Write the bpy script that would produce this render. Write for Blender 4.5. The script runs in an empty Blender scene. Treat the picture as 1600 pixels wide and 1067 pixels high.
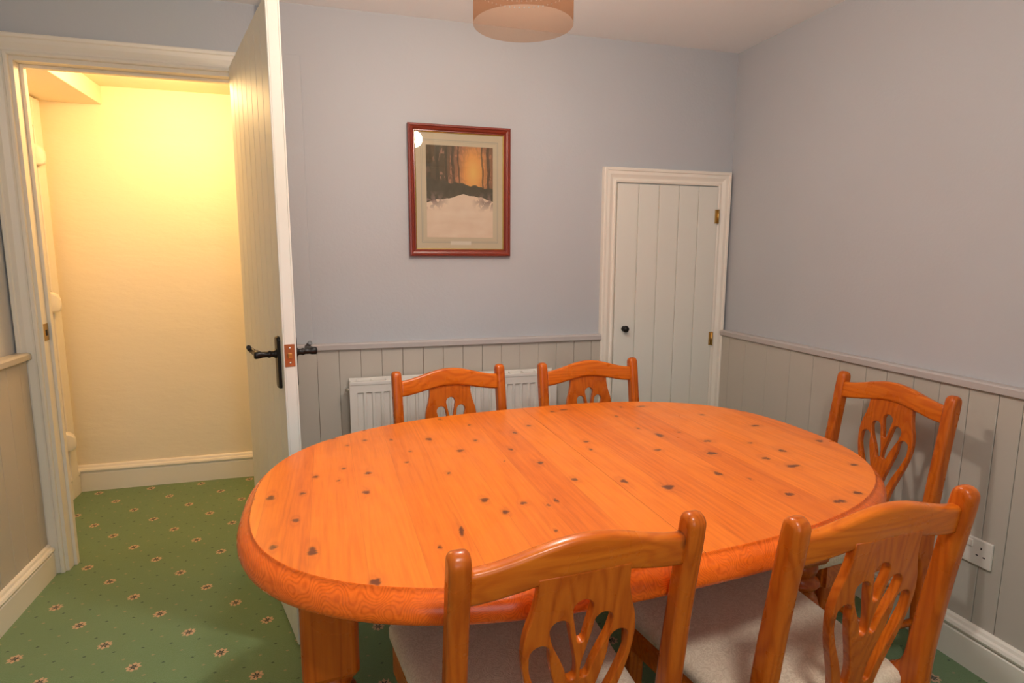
import bpy, bmesh, math, random
from mathutils import Vector, Matrix

C = bpy.context.scene.collection
SC = bpy.context.scene
random.seed(4)

# ------------------------------------------------------------------ camera
F_PX, YAW, PITCH, ROLL, CAM_H = 926.25, .2817, .1464, -.0038, 1.2981
cam_d = bpy.data.cameras.new('camera')
cam = bpy.data.objects.new('camera', cam_d)
C.objects.link(cam)
cam_d.sensor_width = 36.0
cam_d.lens = F_PX / 1600.0 * 36.0
cam_d.clip_start = .02
fw = Vector((math.sin(YAW)*math.cos(PITCH), math.cos(YAW)*math.cos(PITCH), -math.sin(PITCH)))
rt = Vector((math.cos(YAW), -math.sin(YAW), 0))
dn = fw.cross(rt)
rt2 = rt*math.cos(ROLL) + dn*math.sin(ROLL)
dn2 = dn*math.cos(ROLL) - rt*math.sin(ROLL)
cam.matrix_world = Matrix(((rt2.x, -dn2.x, -fw.x, 0), (rt2.y, -dn2.y, -fw.y, 0), (rt2.z, -dn2.z, -fw.z, CAM_H), (0, 0, 0, 1)))
SC.camera = cam

# ------------------------------------------------------------------ view, world, lights
SC.view_settings.view_transform = 'Standard'
SC.view_settings.look = 'None'
SC.view_settings.gamma = 1.0
SC.view_settings.exposure = 0.27
SC.view_settings.use_curve_mapping = False
SC.cycles.use_denoising = True
SC.cycles.max_bounces = 10
SC.cycles.diffuse_bounces = 7
SC.cycles.transparent_max_bounces = 16
SC.cycles.sample_clamp_indirect = 6.0
SC.cycles.caustics_reflective = False
SC.cycles.caustics_refractive = False

world = bpy.data.worlds.new('daylight')
SC.world = world
world.use_nodes = True
world.node_tree.nodes['Background'].inputs[0].default_value = (.75, .85, 1, 1)
world.node_tree.nodes['Background'].inputs[1].default_value = 1.0

def lamp(name, kind, loc, energy, color, size=.05, rot=(0, 0, 0), size_y=None):
    d = bpy.data.lights.new(name, kind)
    d.energy = energy
    d.color = color
    if kind == 'AREA':
        d.size = size
        if size_y:
            d.shape = 'RECTANGLE'
            d.size_y = size_y
    else:
        d.shadow_soft_size = size
    o = bpy.data.objects.new(name, d)
    o.location = loc
    o.rotation_euler = rot
    C.objects.link(o)
    return o

ZC0 = 2.27
LAMP = Vector((.46, 1.50, 1.86))            # centre of the pendant shade's lower rim
lamp('rear_fill_light', 'AREA', (-.17, -1.70, 1.47), 9, (.97, .98, 1.0), 1.65, (math.radians(90), 0, 0), 1.15)  # unseen fill light from behind the camera, set outside the added window
BULB_L, BULB_C = 285.0, (1.0, .99, .97)       # the pendant's bulb is a glowing mesh of its own
lamp('hall_bulb_light', 'POINT', (-.74, 3.08, 2.05), 17.5, (1.0, .62, .25), .06)
CL = (.30, -.15, ZC0 - .10)  # spot for the fill light added to the ceiling behind the camera

# ------------------------------------------------------------------ room measures
XL, XR, YB, YD, YR, ZC = -1.205, 1.91, 2.64, 2.70, -1.62, 2.27
YH = 2.79                                     # hall side of the doorway wall
DL, DR, DH = -1.115, -.385, 1.99               # doorway opening
HX0, HX1, HY = -1.42, .30, 3.645              # hall
DADO = .916

# ------------------------------------------------------------------ materials
def new_mat(name):
    m = bpy.data.materials.new(name)
    m.use_nodes = True
    nt = m.node_tree
    b = nt.nodes['Principled BSDF']
    return m, nt, b

def N(nt, typ, **kw):
    n = nt.nodes.new(typ)
    for k, v in kw.items():
        if k.startswith('i_'):
            key = k[2:]
            key = int(key) if key.isdigit() else key
            n.inputs[key].default_value = v
        else:
            setattr(n, k, v)
    return n

def L(nt, a, b):
    nt.links.new(a, b)

def M(nt, op, a, b=None, c=None, clamp=False):
    n = nt.nodes.new('ShaderNodeMath')
    n.operation = op
    n.use_clamp = clamp
    for i, v in enumerate((a, b, c)):
        if v is None:
            continue
        if isinstance(v, (int, float)):
            n.inputs[i].default_value = v
        else:
            nt.links.new(v, n.inputs[i])
    return n.outputs[0]

def mixc(nt, fac, a, b, mode='MIX'):
    n = nt.nodes.new('ShaderNodeMix')
    n.data_type = 'RGBA'
    n.blend_type = mode
    for idx, v in ((0, fac), (6, a), (7, b)):
        if isinstance(v, (int, float)):
            n.inputs[idx].default_value = v
        elif isinstance(v, tuple):
            n.inputs[idx].default_value = v if len(v) == 4 else (*v, 1)
        else:
            nt.links.new(v, n.inputs[idx])
    return n.outputs[2]

def ramp(nt, fac, stops):
    n = nt.nodes.new('ShaderNodeValToRGB')
    cr = n.color_ramp
    while len(cr.elements) < len(stops):
        cr.elements.new(.5)
    for e, (p, c) in zip(cr.elements, stops):
        e.position = p
        e.color = c if len(c) == 4 else (*c, 1)
    nt.links.new(fac, n.inputs[0])
    return n.outputs[0]

def objco(nt):
    return nt.nodes.new('ShaderNodeTexCoord').outputs['Object']

def paint(name, col, rough=.6, bump=.02, scale=60, spec=.4, var=.04):
    m, nt, b = new_mat(name)
    co = objco(nt)
    n = N(nt, 'ShaderNodeTexNoise', i_Scale=scale, i_Detail=4.0)
    L(nt, co, n.inputs['Vector'])
    n2 = N(nt, 'ShaderNodeTexNoise', i_Scale=2.3, i_Detail=3.0)
    L(nt, co, n2.inputs['Vector'])
    dark = tuple(c*(1-var) for c in col)
    lite = tuple(min(1, c*(1+var)) for c in col)
    L(nt, mixc(nt, n2.outputs[0], dark, lite), b.inputs['Base Color'])
    b.inputs['Roughness'].default_value = rough
    b.inputs['Specular IOR Level'].default_value = spec
    bp = N(nt, 'ShaderNodeBump', i_Strength=bump*10, i_Distance=.002)
    L(nt, n.outputs[0], bp.inputs['Height'])
    L(nt, bp.outputs[0], b.inputs['Normal'])
    return m

def plaster(name, col, rough=.7, rough_scale=3.0, amount=.6):
    m, nt, b = new_mat(name)
    co = objco(nt)
    mp = N(nt, 'ShaderNodeMapping')
    mp.inputs['Scale'].default_value = (1, 1, 2.4)
    L(nt, co, mp.inputs['Vector'])
    n = N(nt, 'ShaderNodeTexNoise', i_Scale=rough_scale, i_Detail=6.0, i_Roughness=.6)
    L(nt, mp.outputs[0], n.inputs['Vector'])
    b.inputs['Base Color'].default_value = (*col, 1)
    b.inputs['Roughness'].default_value = rough
    bp = N(nt, 'ShaderNodeBump', i_Strength=amount, i_Distance=.02)
    L(nt, n.outputs[0], bp.inputs['Height'])
    L(nt, bp.outputs[0], b.inputs['Normal'])
    return m

def plain(name, col, rough=.5, metal=0.0, spec=.5, bump=0.0, bscale=40.0):
    m, nt, b = new_mat(name)
    b.inputs['Base Color'].default_value = (*col, 1)
    b.inputs['Roughness'].default_value = rough
    b.inputs['Metallic'].default_value = metal
    b.inputs['Specular IOR Level'].default_value = spec
    if bump:
        n = N(nt, 'ShaderNodeTexNoise', i_Scale=bscale, i_Detail=4.0)
        L(nt, objco(nt), n.inputs['Vector'])
        bp = N(nt, 'ShaderNodeBump', i_Strength=bump, i_Distance=.003)
        L(nt, n.outputs[0], bp.inputs['Height'])
        L(nt, bp.outputs[0], b.inputs['Normal'])
    return m

PINE_D, PINE_M, PINE_L = (.36, .050, .003), (.58, .115, .006), (.74, .180, .012)

def pine(name, axis, knots=.10, planks=None, attr=False, rough=.26, tint=1.0, band=18.0, amp=.15, green=1.0):
    """orange varnished pine; grain runs along axis of the object's own coordinates"""
    m, nt, b = new_mat(name)
    co = objco(nt)
    sep = N(nt, 'ShaderNodeSeparateXYZ')
    L(nt, co, sep.inputs[0])
    ax = 'XYZ'.index(axis)
    along = sep.outputs[ax]
    cross = [sep.outputs[i] for i in range(3) if i != ax]
    rnd = N(nt, 'ShaderNodeObjectInfo').outputs['Random']
    off = M(nt, 'MULTIPLY', rnd, 7.3)
    c0, c1 = cross
    pid = None
    if planks:
        q = M(nt, 'DIVIDE', M(nt, 'ADD', c0, 5.0 + planks[1]), planks[0])
        pid = M(nt, 'FLOOR', q)
        wn = N(nt, 'ShaderNodeTexWhiteNoise', noise_dimensions='1D')
        L(nt, pid, wn.inputs['W'])
        off = M(nt, 'MULTIPLY', wn.outputs[0], 9.0)
    comb = N(nt, 'ShaderNodeCombineXYZ')
    L(nt, M(nt, 'ADD', c0, off), comb.inputs[0])
    L(nt, M(nt, 'ADD', c1, M(nt, 'MULTIPLY', off, .37)), comb.inputs[1])
    L(nt, M(nt, 'MULTIPLY', along, .055), comb.inputs[2])
    v = comb.outputs[0]
    # knots: sparse stretched cells
    kv = N(nt, 'ShaderNodeCombineXYZ')
    L(nt, M(nt, 'ADD', c0, off), kv.inputs[0])
    L(nt, M(nt, 'ADD', c1, M(nt, 'MULTIPLY', off, .37)), kv.inputs[1])
    L(nt, M(nt, 'ADD', M(nt, 'MULTIPLY', along, .8), off), kv.inputs[2])
    vor = N(nt, 'ShaderNodeTexVoronoi', i_Scale=6.0)
    L(nt, kv.outputs[0], vor.inputs['Vector'])
    kd = vor.outputs['Distance']
    # grain lines
    w = N(nt, 'ShaderNodeTexNoise', i_Scale=9.0, i_Detail=2.0)
    L(nt, v, w.inputs['Vector'])
    g = N(nt, 'ShaderNodeTexNoise', i_Scale=150.0, i_Detail=3.0, i_Roughness=.6)
    L(nt, v, g.inputs['Vector'])
    swirl = 0.0
    knf = None
    if attr:
        at = N(nt, 'ShaderNodeAttribute', attribute_name='knot')
        hal = N(nt, 'ShaderNodeAttribute', attribute_name='halo')
        knf = at.outputs['Fac']
        halo = hal.outputs['Fac']
        swirl = M(nt, 'MULTIPLY', halo, .10)
    elif knots:
        knf = M(nt, 'SUBTRACT', 1.0, M(nt, 'DIVIDE', M(nt, 'SUBTRACT', kd, knots*.55), knots*.25), clamp=True)
        halo = M(nt, 'SUBTRACT', 1.0, M(nt, 'DIVIDE', M(nt, 'SUBTRACT', kd, knots*.6), knots*2.2), clamp=True)
        swirl = M(nt, 'MULTIPLY', halo, .10)
    s = M(nt, 'SINE', M(nt, 'MULTIPLY', M(nt, 'ADD', w.outputs[0], swirl), band*6.28))
    s = M(nt, 'MULTIPLY_ADD', s, .5, .5)
    s = M(nt, 'POWER', s, 2.0)
    t = M(nt, 'ADD', M(nt, 'MULTIPLY', s, -amp), M(nt, 'MULTIPLY', g.outputs[0], .45))
    t = M(nt, 'ADD', t, .36 + amp*.4)
    if pid is not None:
        wn2 = N(nt, 'ShaderNodeTexWhiteNoise', noise_dimensions='1D')
        L(nt, M(nt, 'ADD', pid, 31.7), wn2.inputs['W'])
        t = M(nt, 'ADD', t, M(nt, 'MULTIPLY_ADD', wn2.outputs[0], .26, -.13))
    sc = lambda c: (min(1, c[0]*tint), c[1]*tint*green, c[2]*tint)
    col = ramp(nt, t, [(.15, sc(PINE_D)), (.48, sc(PINE_M)), (.80, sc(PINE_L))])
    if pid is not None:
        fr = M(nt, 'FRACT', q)
        edge = M(nt, 'LESS_THAN', M(nt, 'MINIMUM', fr, M(nt, 'SUBTRACT', 1.0, fr)), .006)
        col = mixc(nt, M(nt, 'MULTIPLY', edge, .22), col, (.30, .05, .01))
    if knf is not None:
        col = mixc(nt, M(nt, 'MULTIPLY', halo, .38), col, (.42, .075, .010))
        col = mixc(nt, M(nt, 'MULTIPLY', knf, .85), col, (.075, .018, .009))
    L(nt, col, b.inputs['Base Color'])
    b.inputs['Roughness'].default_value = rough
    b.inputs['Specular IOR Level'].default_value = .3
    b.inputs['Coat Weight'].default_value = .12
    b.inputs['Coat Roughness'].default_value = .2
    sm = N(nt, 'ShaderNodeTexNoise', i_Scale=16.0, i_Detail=3.0)
    L(nt, co, sm.inputs['Vector'])
    L(nt, M(nt, 'MULTIPLY_ADD', sm.outputs[0], .22, rough - .08), b.inputs['Roughness'])
    bp = N(nt, 'ShaderNodeBump', i_Strength=.12, i_Distance=.001)
    L(nt, g.outputs[0], bp.inputs['Height'])
    L(nt, bp.outputs[0], b.inputs['Normal'])
    return m

def carpet_mat():
    m, nt, b = new_mat('green_carpet')
    co = objco(nt)
    sep = N(nt, 'ShaderNodeSeparateXYZ')
    L(nt, co, sep.inputs[0])
    x, y = sep.outputs[0], sep.outputs[1]
    jig = N(nt, 'ShaderNodeTexNoise', i_Scale=220.0, i_Detail=1.0)
    L(nt, co, jig.inputs['Vector'])
    jj = M(nt, 'MULTIPLY_ADD', jig.outputs[0], .012, -.006)

    def cell(px, py, ox, oy):
        u = M(nt, 'SUBTRACT', M(nt, 'FRACT', M(nt, 'ADD', M(nt, 'DIVIDE', M(nt, 'SUBTRACT', x, ox), px), 40.5)), .5)
        v = M(nt, 'SUBTRACT', M(nt, 'FRACT', M(nt, 'ADD', M(nt, 'DIVIDE', M(nt, 'SUBTRACT', y, oy), py), 40.5)), .5)
        return M(nt, 'MULTIPLY', u, px), M(nt, 'MULTIPLY', v, py)

    def flower(ox, oy):
        u, v = cell(.2526, .2925, ox, oy)
        r = M(nt, 'ADD', M(nt, 'SQRT', M(nt, 'ADD', M(nt, 'MULTIPLY', u, u), M(nt, 'MULTIPLY', v, v))), jj)
        a = M(nt, 'ARCTAN2', v, u)
        pet = M(nt, 'MULTIPLY_ADD', M(nt, 'COSINE', M(nt, 'MULTIPLY', a, 8.0)), .0030, .0195)
        core = M(nt, 'MULTIPLY_ADD', M(nt, 'COSINE', M(nt, 'MULTIPLY_ADD', a, 6.0, .6)), .0040, .0100)
        return M(nt, 'LESS_THAN', r, pet), M(nt, 'LESS_THAN', r, core), M(nt, 'LESS_THAN', r, .0028)

    f1, c1, d1 = flower(-.80, 2.41)
    f2, c2, d2 = flower(-.80 + .1263, 2.41 - .1463)
    fl, core, dot = M(nt, 'MAXIMUM', f1, f2), M(nt, 'MAXIMUM', c1, c2), M(nt, 'MAXIMUM', d1, d2)

    def speck(ox, oy):
        u, v = cell(.0842, .0975, ox, oy)
        jv = M(nt, 'ADD', v, M(nt, 'MULTIPLY', jj, .5))
        return M(nt, 'LESS_THAN', M(nt, 'ADD', M(nt, 'ABSOLUTE', u), M(nt, 'MULTIPLY', M(nt, 'ABSOLUTE', jv), 1.6)), .0066)
    sa = speck(-.80, 2.41)
    sb = speck(-.80 + .0421, 2.41 - .0488)
    n = N(nt, 'ShaderNodeTexNoise', i_Scale=3.0, i_Detail=4.0)
    L(nt, co, n.inputs['Vector'])
    fine = N(nt, 'ShaderNodeTexNoise', i_Scale=420.0, i_Detail=2.0)
    L(nt, co, fine.inputs['Vector'])
    base = mixc(nt, n.outputs[0], (.155, .245, .105), (.205, .310, .140))
    base = mixc(nt, M(nt, 'MULTIPLY', fine.outputs[0], .35), base, (.08, .15, .07))
    c = mixc(nt, M(nt, 'MULTIPLY', sa, .85), base, (.36, .30, .16))
    c = mixc(nt, M(nt, 'MULTIPLY', sb, .75), c, (.018, .045, .03))
    c = mixc(nt, fl, c, (.62, .40, .24))
    c = mixc(nt, M(nt, 'MULTIPLY', core, .92), c, (.016, .035, .026))
    c = mixc(nt, M(nt, 'MULTIPLY', dot, .7), c, (.30, .22, .12))
    L(nt, c, b.inputs['Base Color'])
    b.inputs['Roughness'].default_value = .95
    b.inputs['Specular IOR Level'].default_value = .1
    b.inputs['Sheen Weight'].default_value = .2
    hb = M(nt, 'ADD', M(nt, 'MULTIPLY', fine.outputs[0], 1.0), M(nt, 'MULTIPLY', jig.outputs[0], .6))
    bp = N(nt, 'ShaderNodeBump', i_Strength=.7, i_Distance=.004)
    L(nt, hb, bp.inputs['Height'])
    L(nt, bp.outputs[0], b.inputs['Normal'])
    return m

def fabric_mat():
    m, nt, b = new_mat('cream_brocade')
    co = objco(nt)
    n = N(nt, 'ShaderNodeTexNoise', i_Scale=38.0, i_Detail=3.0, i_Distortion=2.2)
    L(nt, co, n.inputs['Vector'])
    f = M(nt, 'MULTIPLY_ADD', M(nt, 'SINE', M(nt, 'MULTIPLY', n.outputs[0], 34.0)), .5, .5)
    wv = N(nt, 'ShaderNodeTexNoise', i_Scale=700.0)
    L(nt, co, wv.inputs['Vector'])
    L(nt, mixc(nt, f, (.74, .58, .40), (.88, .73, .54)), b.inputs['Base Color'])
    b.inputs['Roughness'].default_value = .8
    b.inputs['Sheen Weight'].default_value = .3
    bp = N(nt, 'ShaderNodeBump', i_Strength=.35, i_Distance=.002)
    L(nt, M(nt, 'ADD', f, wv.outputs[0]), bp.inputs['Height'])
    L(nt, bp.outputs[0], b.inputs['Normal'])
    return m

MT = dict(
    wall=paint('grey_lilac_wall_paint', (.465, .482, .505), .62, .03, 90),
    panel=paint('greige_panel_paint', (.50, .455, .39), .45, .01, 60, .45, .05),
    panel_gap=plain('panel_gap_bare_timber', (.16, .075, .035), .8),
    dado=paint('grey_dado_paint', (.47, .43, .41), .4, .01, 60),
    ceil=paint('ceiling_white', (.88, .90, .91), .8, .02, 120),
    white=paint('cream_white_gloss', (.84, .79, .70), .35, .002, 50, .5, .02),
    door=paint('door_cream_paint', (.74, .73, .66), .55, .002, 50, .5, .03),
    hall=plaster('hall_cream_plaster', (.86, .77, .60), .75, 3.2, .25),
    rad=paint('radiator_white', (.72, .68, .62), .35, .0, 50, .5, .01),
    carpet=carpet_mat(),
    fabric=fabric_mat(),
    pineX=pine('pine_grain_x', 'X', tint=.84, amp=.22, knots=.13), pineY=pine('pine_grain_y', 'Y', tint=.84), pineZ=pine('pine_grain_z', 'Z', tint=.76, amp=.24, knots=.16, green=.93),
    rail=pine('pine_rail_light', 'X', tint=.92, knots=.16, amp=.2),
    top=pine('pine_table_top', 'Y', attr=True, planks=(.0985, .0), rough=.30, tint=1.2, band=14.0, amp=.09),
    edge=pine('pine_table_edge', 'Y', knots=.0, rough=.24, tint=1.26, band=54.0, amp=.22, green=.78),
    iron=plain('black_iron', (.018, .015, .013), .38, .6, .5, .25, 60.0),
    brass=plain('brass', (.60, .38, .12), .32, 1.0),
    copper=plain('coppery_latch', (.46, .19, .08), .35, .8),
    steel=plain('screw_steel', (.7, .66, .6), .3, 1.0),
    plastic=plain('white_plastic', (.74, .69, .62), .3),
    dark=plain('dark_slot', (.02, .015, .012), .7),
    pframe=paint('mahogany_frame', (.20, .028, .014), .28, .01, 30, .5, .35),
    gold=plain('gold_slip', (.50, .33, .08), .4, .6),
    mat_card=paint('mount_card', (.68, .58, .40), .8, .0, 30, .2, .01),
    line=plain('mount_wash_line', (.48, .44, .33), .8),
    caption=plain('caption_card', (.80, .72, .58), .8),
)

# ------------------------------------------------------------------ mesh helpers
def link(name, bm, mats, parent=None, smooth=False, loc=None):
    me = bpy.data.meshes.new(name)
    bm.normal_update()
    bm.to_mesh(me)
    bm.free()
    for m in (mats if isinstance(mats, (list, tuple)) else [mats]):
        me.materials.append(m)
    if smooth:
        for p in me.polygons:
            p.use_smooth = True
    o = bpy.data.objects.new(name, me)
    C.objects.link(o)
    if parent:
        o.parent = parent
    if loc:
        o.location = loc
    return o

def tag(o, label, cat, group=None, kind=None):
    o['label'] = label
    o['category'] = cat
    if group:
        o['group'] = group
    if kind:
        o['kind'] = kind
    return o

def empty(name, loc, rz=0.0):
    o = bpy.data.objects.new(name, None)
    o.empty_display_size = .1
    o.location = loc
    o.rotation_euler = (0, 0, rz)
    C.objects.link(o)
    return o

def box(bm, x0, x1, y0, y1, z0, z1, bev=0.0, mi=0, seg=2):
    r = bmesh.ops.create_cube(bm, size=1.0)
    vs = r['verts']
    for v in vs:
        v.co = Vector((x0 + (v.co.x+.5)*(x1-x0), y0 + (v.co.y+.5)*(y1-y0), z0 + (v.co.z+.5)*(z1-z0)))
    fs = list({f for v in vs for f in v.link_faces})
    for f in fs:
        f.material_index = mi
    if bev:
        es = list({e for v in vs for e in v.link_edges})
        r2 = bmesh.ops.bevel(bm, geom=es, offset=bev, segments=seg, profile=.5, affect='EDGES')
        for f in r2['faces']:
            f.material_index = mi
    return vs

def new_bm():
    return bmesh.new()

def lathe(bm, prof, cx=0, cy=0, cz=0, n=32, axis='Z', closed=False, mi=0):
    """prof: (radius, height) list; turned about axis through (cx,cy,cz)"""
    rings = []
    for r, h in prof:
        ring = []
        for k in range(n):
            a = 2*math.pi*k/n
            p = (r*math.cos(a), r*math.sin(a), h)
            if axis == 'Y':
                p = (p[0], p[2], p[1])
            elif axis == 'X':
                p = (p[2], p[0], p[1])
            ring.append(bm.verts.new((p[0]+cx, p[1]+cy, p[2]+cz)))
        rings.append(ring)
    for a, b in zip(rings, rings[1:]):
        for k in range(n):
            f = bm.faces.new((a[k], a[(k+1) % n], b[(k+1) % n], b[k]))
            f.material_index = mi
            f.smooth = True
    if not closed:
        for ring in (rings[0], rings[-1]):
            try:
                f = bm.faces.new(ring)
                f.material_index = mi
            except ValueError:
                pass
    bmesh.ops.recalc_face_normals(bm, faces=bm.faces[:])

def loft(bm, sections, cap=True, smooth=True, mi=0, loop=False):
    rings = [[bm.verts.new(p) for p in s] for s in sections]
    n = len(rings[0])
    pairs = list(zip(rings, rings[1:]))
    if loop:
        pairs.append((rings[-1], rings[0]))
    for a, b in pairs:
        for k in range(n):
            f = bm.faces.new((a[k], a[(k+1) % n], b[(k+1) % n], b[k]))
            f.smooth = smooth
            f.material_index = mi
    if cap and not loop:
        for r in (rings[0], rings[-1]):
            f = bm.faces.new(r)
            f.material_index = mi
    bmesh.ops.recalc_face_normals(bm, faces=bm.faces[:])

def tube(bm, pts, rad, n=10, mi=0):
    pts = [Vector(p) for p in pts]
    rads = rad if isinstance(rad, (list, tuple)) else [rad]*len(pts)
    secs = []
    up = Vector((0, 0, 1))
    for i, p in enumerate(pts):
        d = (pts[min(i+1, len(pts)-1)] - pts[max(i-1, 0)]).normalized()
        s = d.cross(up)
        if s.length < .05:
            s = d.cross(Vector((1, 0, 0)))
        s.normalize()
        t = s.cross(d).normalized()
        secs.append([p + (s*math.cos(2*math.pi*k/n) + t*math.sin(2*math.pi*k/n))*rads[i] for k in range(n)])
    loft(bm, secs, mi=mi)

def rrect(w, h, r, n=4):
    """rounded rectangle, centred, list of (a, b)"""
    out = []
    for cx, cy, a0 in ((w/2-r, h/2-r, 0), (-w/2+r, h/2-r, 90), (-w/2+r, -h/2+r, 180), (w/2-r, -h/2+r, 270)):
        for k in range(n+1):
            a = math.radians(a0 + 90*k/n)
            out.append((cx + r*math.cos(a), cy + r*math.sin(a)))
    return out

def spline(pts, n=8, closed=False):
    """Catmull-Rom through points (tuples of any size)"""
    P = [Vector(p) for p in pts]
    out = []
    m = len(P)
    rng = range(m) if closed else range(m-1)
    for i in rng:
        p0 = P[(i-1) % m] if closed or i > 0 else P[i]*2 - P[i+1]
        p1, p2 = P[i], P[(i+1) % m]
        p3 = P[(i+2) % m] if closed or i+2 < m else P[i+1]*2 - P[i]
        for k in range(n):
            t = k/n
            out.append(.5*((2*p1) + (p2-p0)*t + (2*p0-5*p1+4*p2-p3)*t*t + (3*p1-p0-3*p2+p3)*t*t*t))
    if not closed:
        out.append(P[-1])
    return out

def flat_plate(loops, half, bev, xf):
    """solid plate from closed 2-D loops (first the outline, then holes), its edges rounded; xf maps (a, b, thickness) to 3-D"""
    cu = bpy.data.curves.new('tmp', 'CURVE')
    cu.dimensions = '2D'
    cu.fill_mode = 'BOTH'
    cu.extrude = half - bev
    cu.bevel_depth = bev
    cu.bevel_resolution = 2
    cu.offset = -bev
    for lp in loops:
        sp = cu.splines.new('POLY')
        sp.points.add(len(lp)-1)
        for q, p in zip(sp.points, lp):
            q.co = (p[0], p[1], 0, 1)
        sp.use_cyclic_u = True
    o = bpy.data.objects.new('tmp', cu)
    C.objects.link(o)
    dg = bpy.context.evaluated_depsgraph_get()
    me = bpy.data.meshes.new_from_object(o.evaluated_get(dg))
    bm = bmesh.new()
    bm.from_mesh(me)
    bpy.data.objects.remove(o)
    bpy.data.curves.remove(cu)
    bpy.data.meshes.remove(me)
    for v in bm.verts:
        v.co = Vector(xf(v.co.x, v.co.y, v.co.z))
    bmesh.ops.remove_doubles(bm, verts=bm.verts[:], dist=1e-5)
    bmesh.ops.recalc_face_normals(bm, faces=bm.faces[:])
    return bm

def struct(name, bm, mats, label, cat, smooth=False):
    o = link(name, bm, mats, None, smooth)
    return tag(o, label, cat, kind='structure')

def extrude_profile(bm, prof, p0, p1, out, mi=0, smooth=False):
    """prof (d, z) swept along the floor line p0->p1, d measured towards out"""
    o = Vector((out[0], out[1], 0))
    secs = [[Vector((p[0], p[1], 0)) + o*d + Vector((0, 0, z)) for d, z in prof] for p in (p0, p1)]
    loft(bm, secs, smooth=smooth, mi=mi)

# ------------------------------------------------------------------ shell
bm = new_bm(); box(bm, -1.6, XR+.1, YR-.1, HY+.1, -.08, 0)
struct('floor', bm, MT['carpet'], 'green carpet with rows of small cream and black flowers', 'carpet floor')
bm = new_bm(); box(bm, XL-.1, XR+.1, YR-.1, YD+.02, ZC, ZC+.08)
struct('ceiling', bm, MT['ceil'], 'white ceiling of the dining room above the grey walls', 'ceiling')

bm = new_bm(); box(bm, -.25, XR+.1, YB, YH, 0, ZC)
struct('wall_back', bm, MT['wall'], 'grey lilac wall that carries the framed picture', 'wall')
bm = new_bm()
box(bm, XL-.1, DL-.02, YD, YH, 0, ZC)
box(bm, DR+.02, -.25, YD, YH, 0, ZC)
box(bm, DL-.02, DR+.02, YD, YH, DH+.02, ZC)
struct('wall_doorway', bm, MT['wall'], 'grey wall around the open doorway to the lit hall', 'wall')
bm = new_bm(); box(bm, XR, XR+.1, YR-.1, YH, 0, ZC)
struct('wall_right', bm, MT['wall'], 'plain grey wall behind the socket and right chair', 'wall')
bm = new_bm(); box(bm, XL-.1, XL, YR-.1, YD, 0, ZC)
struct('wall_left', bm, MT['wall'], 'grey wall left of the doorway, panelled below', 'wall')
WX0, WX1, WZ0, WZ1 = -1.02, .68, .88, 2.06
bm = new_bm()
box(bm, XL-.1, WX0, YR-.1, YR, 0, ZC)
box(bm, WX1, XR+.1, YR-.1, YR, 0, ZC)
box(bm, WX0, WX1, YR-.1, YR, 0, WZ0)
box(bm, WX0, WX1, YR-.1, YR, WZ1, ZC)
struct('wall_front', bm, MT['wall'], 'grey wall with an added window, behind the camera', 'wall')
bm = new_bm()
for a, b in ((WX0, WX0+.05), (WX1-.05, WX1), (-.19, -.15)):
    box(bm, a, b, YR-.09, YR-.03, WZ0, WZ1, .004)
for a, b in ((WZ0, WZ0+.05), (WZ1-.05, WZ1)):
    box(bm, WX0+.05, WX1-.05, YR-.09, YR-.03, a, b, .004)
box(bm, WX0-.05, WX1+.05, YR-.03, YR+.05, WZ0-.03, WZ0, .006)
struct('fill_window_1', bm, MT['white'], 'white framed window added behind the camera for fill light', 'window')  # invented window, gives the fill light an opening

# hall beyond the doorway
bm = new_bm(); box(bm, HX0-.1, HX1+.1, HY, HY+.1, 0, 2.45)
struct('wall_hall_back', bm, MT['hall'], 'uneven cream plaster wall at the end of the hall', 'wall')
bm = new_bm(); box(bm, HX0-.1, HX0, YH, HY, 0, 2.45)
struct('wall_hall_left', bm, MT['hall'], 'cream hall wall with the cupboard door', 'wall')
bm = new_bm(); box(bm, HX1, HX1+.1, YH, HY, 0, 2.45)
struct('wall_hall_right', bm, MT['hall'], 'cream hall wall hidden behind the open door', 'wall')
bm = new_bm(); box(bm, HX0-.1, HX1+.1, YH, HY+.1, 2.14, 2.24)
struct('ceiling_hall', bm, MT['hall'], 'cream ceiling of the hall', 'ceiling')
bm = new_bm(); box(bm, HX0, -1.14, YH, HY, 2.048, 2.14, .004)
struct('trim_bulkhead', bm, MT['hall'], 'cream boxed bulkhead high on the left of the hall', 'bulkhead')

# ------------------------------------------------------------------ skirting, panelling, dado
SK = [(0, 0), (.020, 0), (.020, .098), (.014, .104), (.022, .110), (.025, .118), (.021, .127), (.013, .131), (.010, .140), (.004, .146), (0, .146)]
def skirting(name, p0, p1, out, label, z=1.0):
    bm = new_bm()
    extrude_profile(bm, [(d, h*z) for d, h in SK], p0, p1, out)
    struct(name, bm, MT['white'], label, 'skirting board')
skirting('baseboard_right', (XR-.022, YR), (XR-.022, 2.60), (-1, 0), 'cream skirting board below the socket wall')
skirting('baseboard_left', (XL+.032, YR), (XL+.032, YD-.025), (1, 0), 'cream skirting board left of the doorway', .92)
skirting('baseboard_back', (-.23, YB-.022), (1.20, YB-.022), (0, -1), 'cream skirting board below the radiator')
skirting('baseboard_hall', (HX0, HY), (HX1, HY), (0, -1), 'cream skirting board along the hall end wall')
skirting('baseboard_hall_left', (HX0, YH), (HX0, HY-.026), (1, 0), 'short cream skirting below the hall cupboard', .92)

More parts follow.
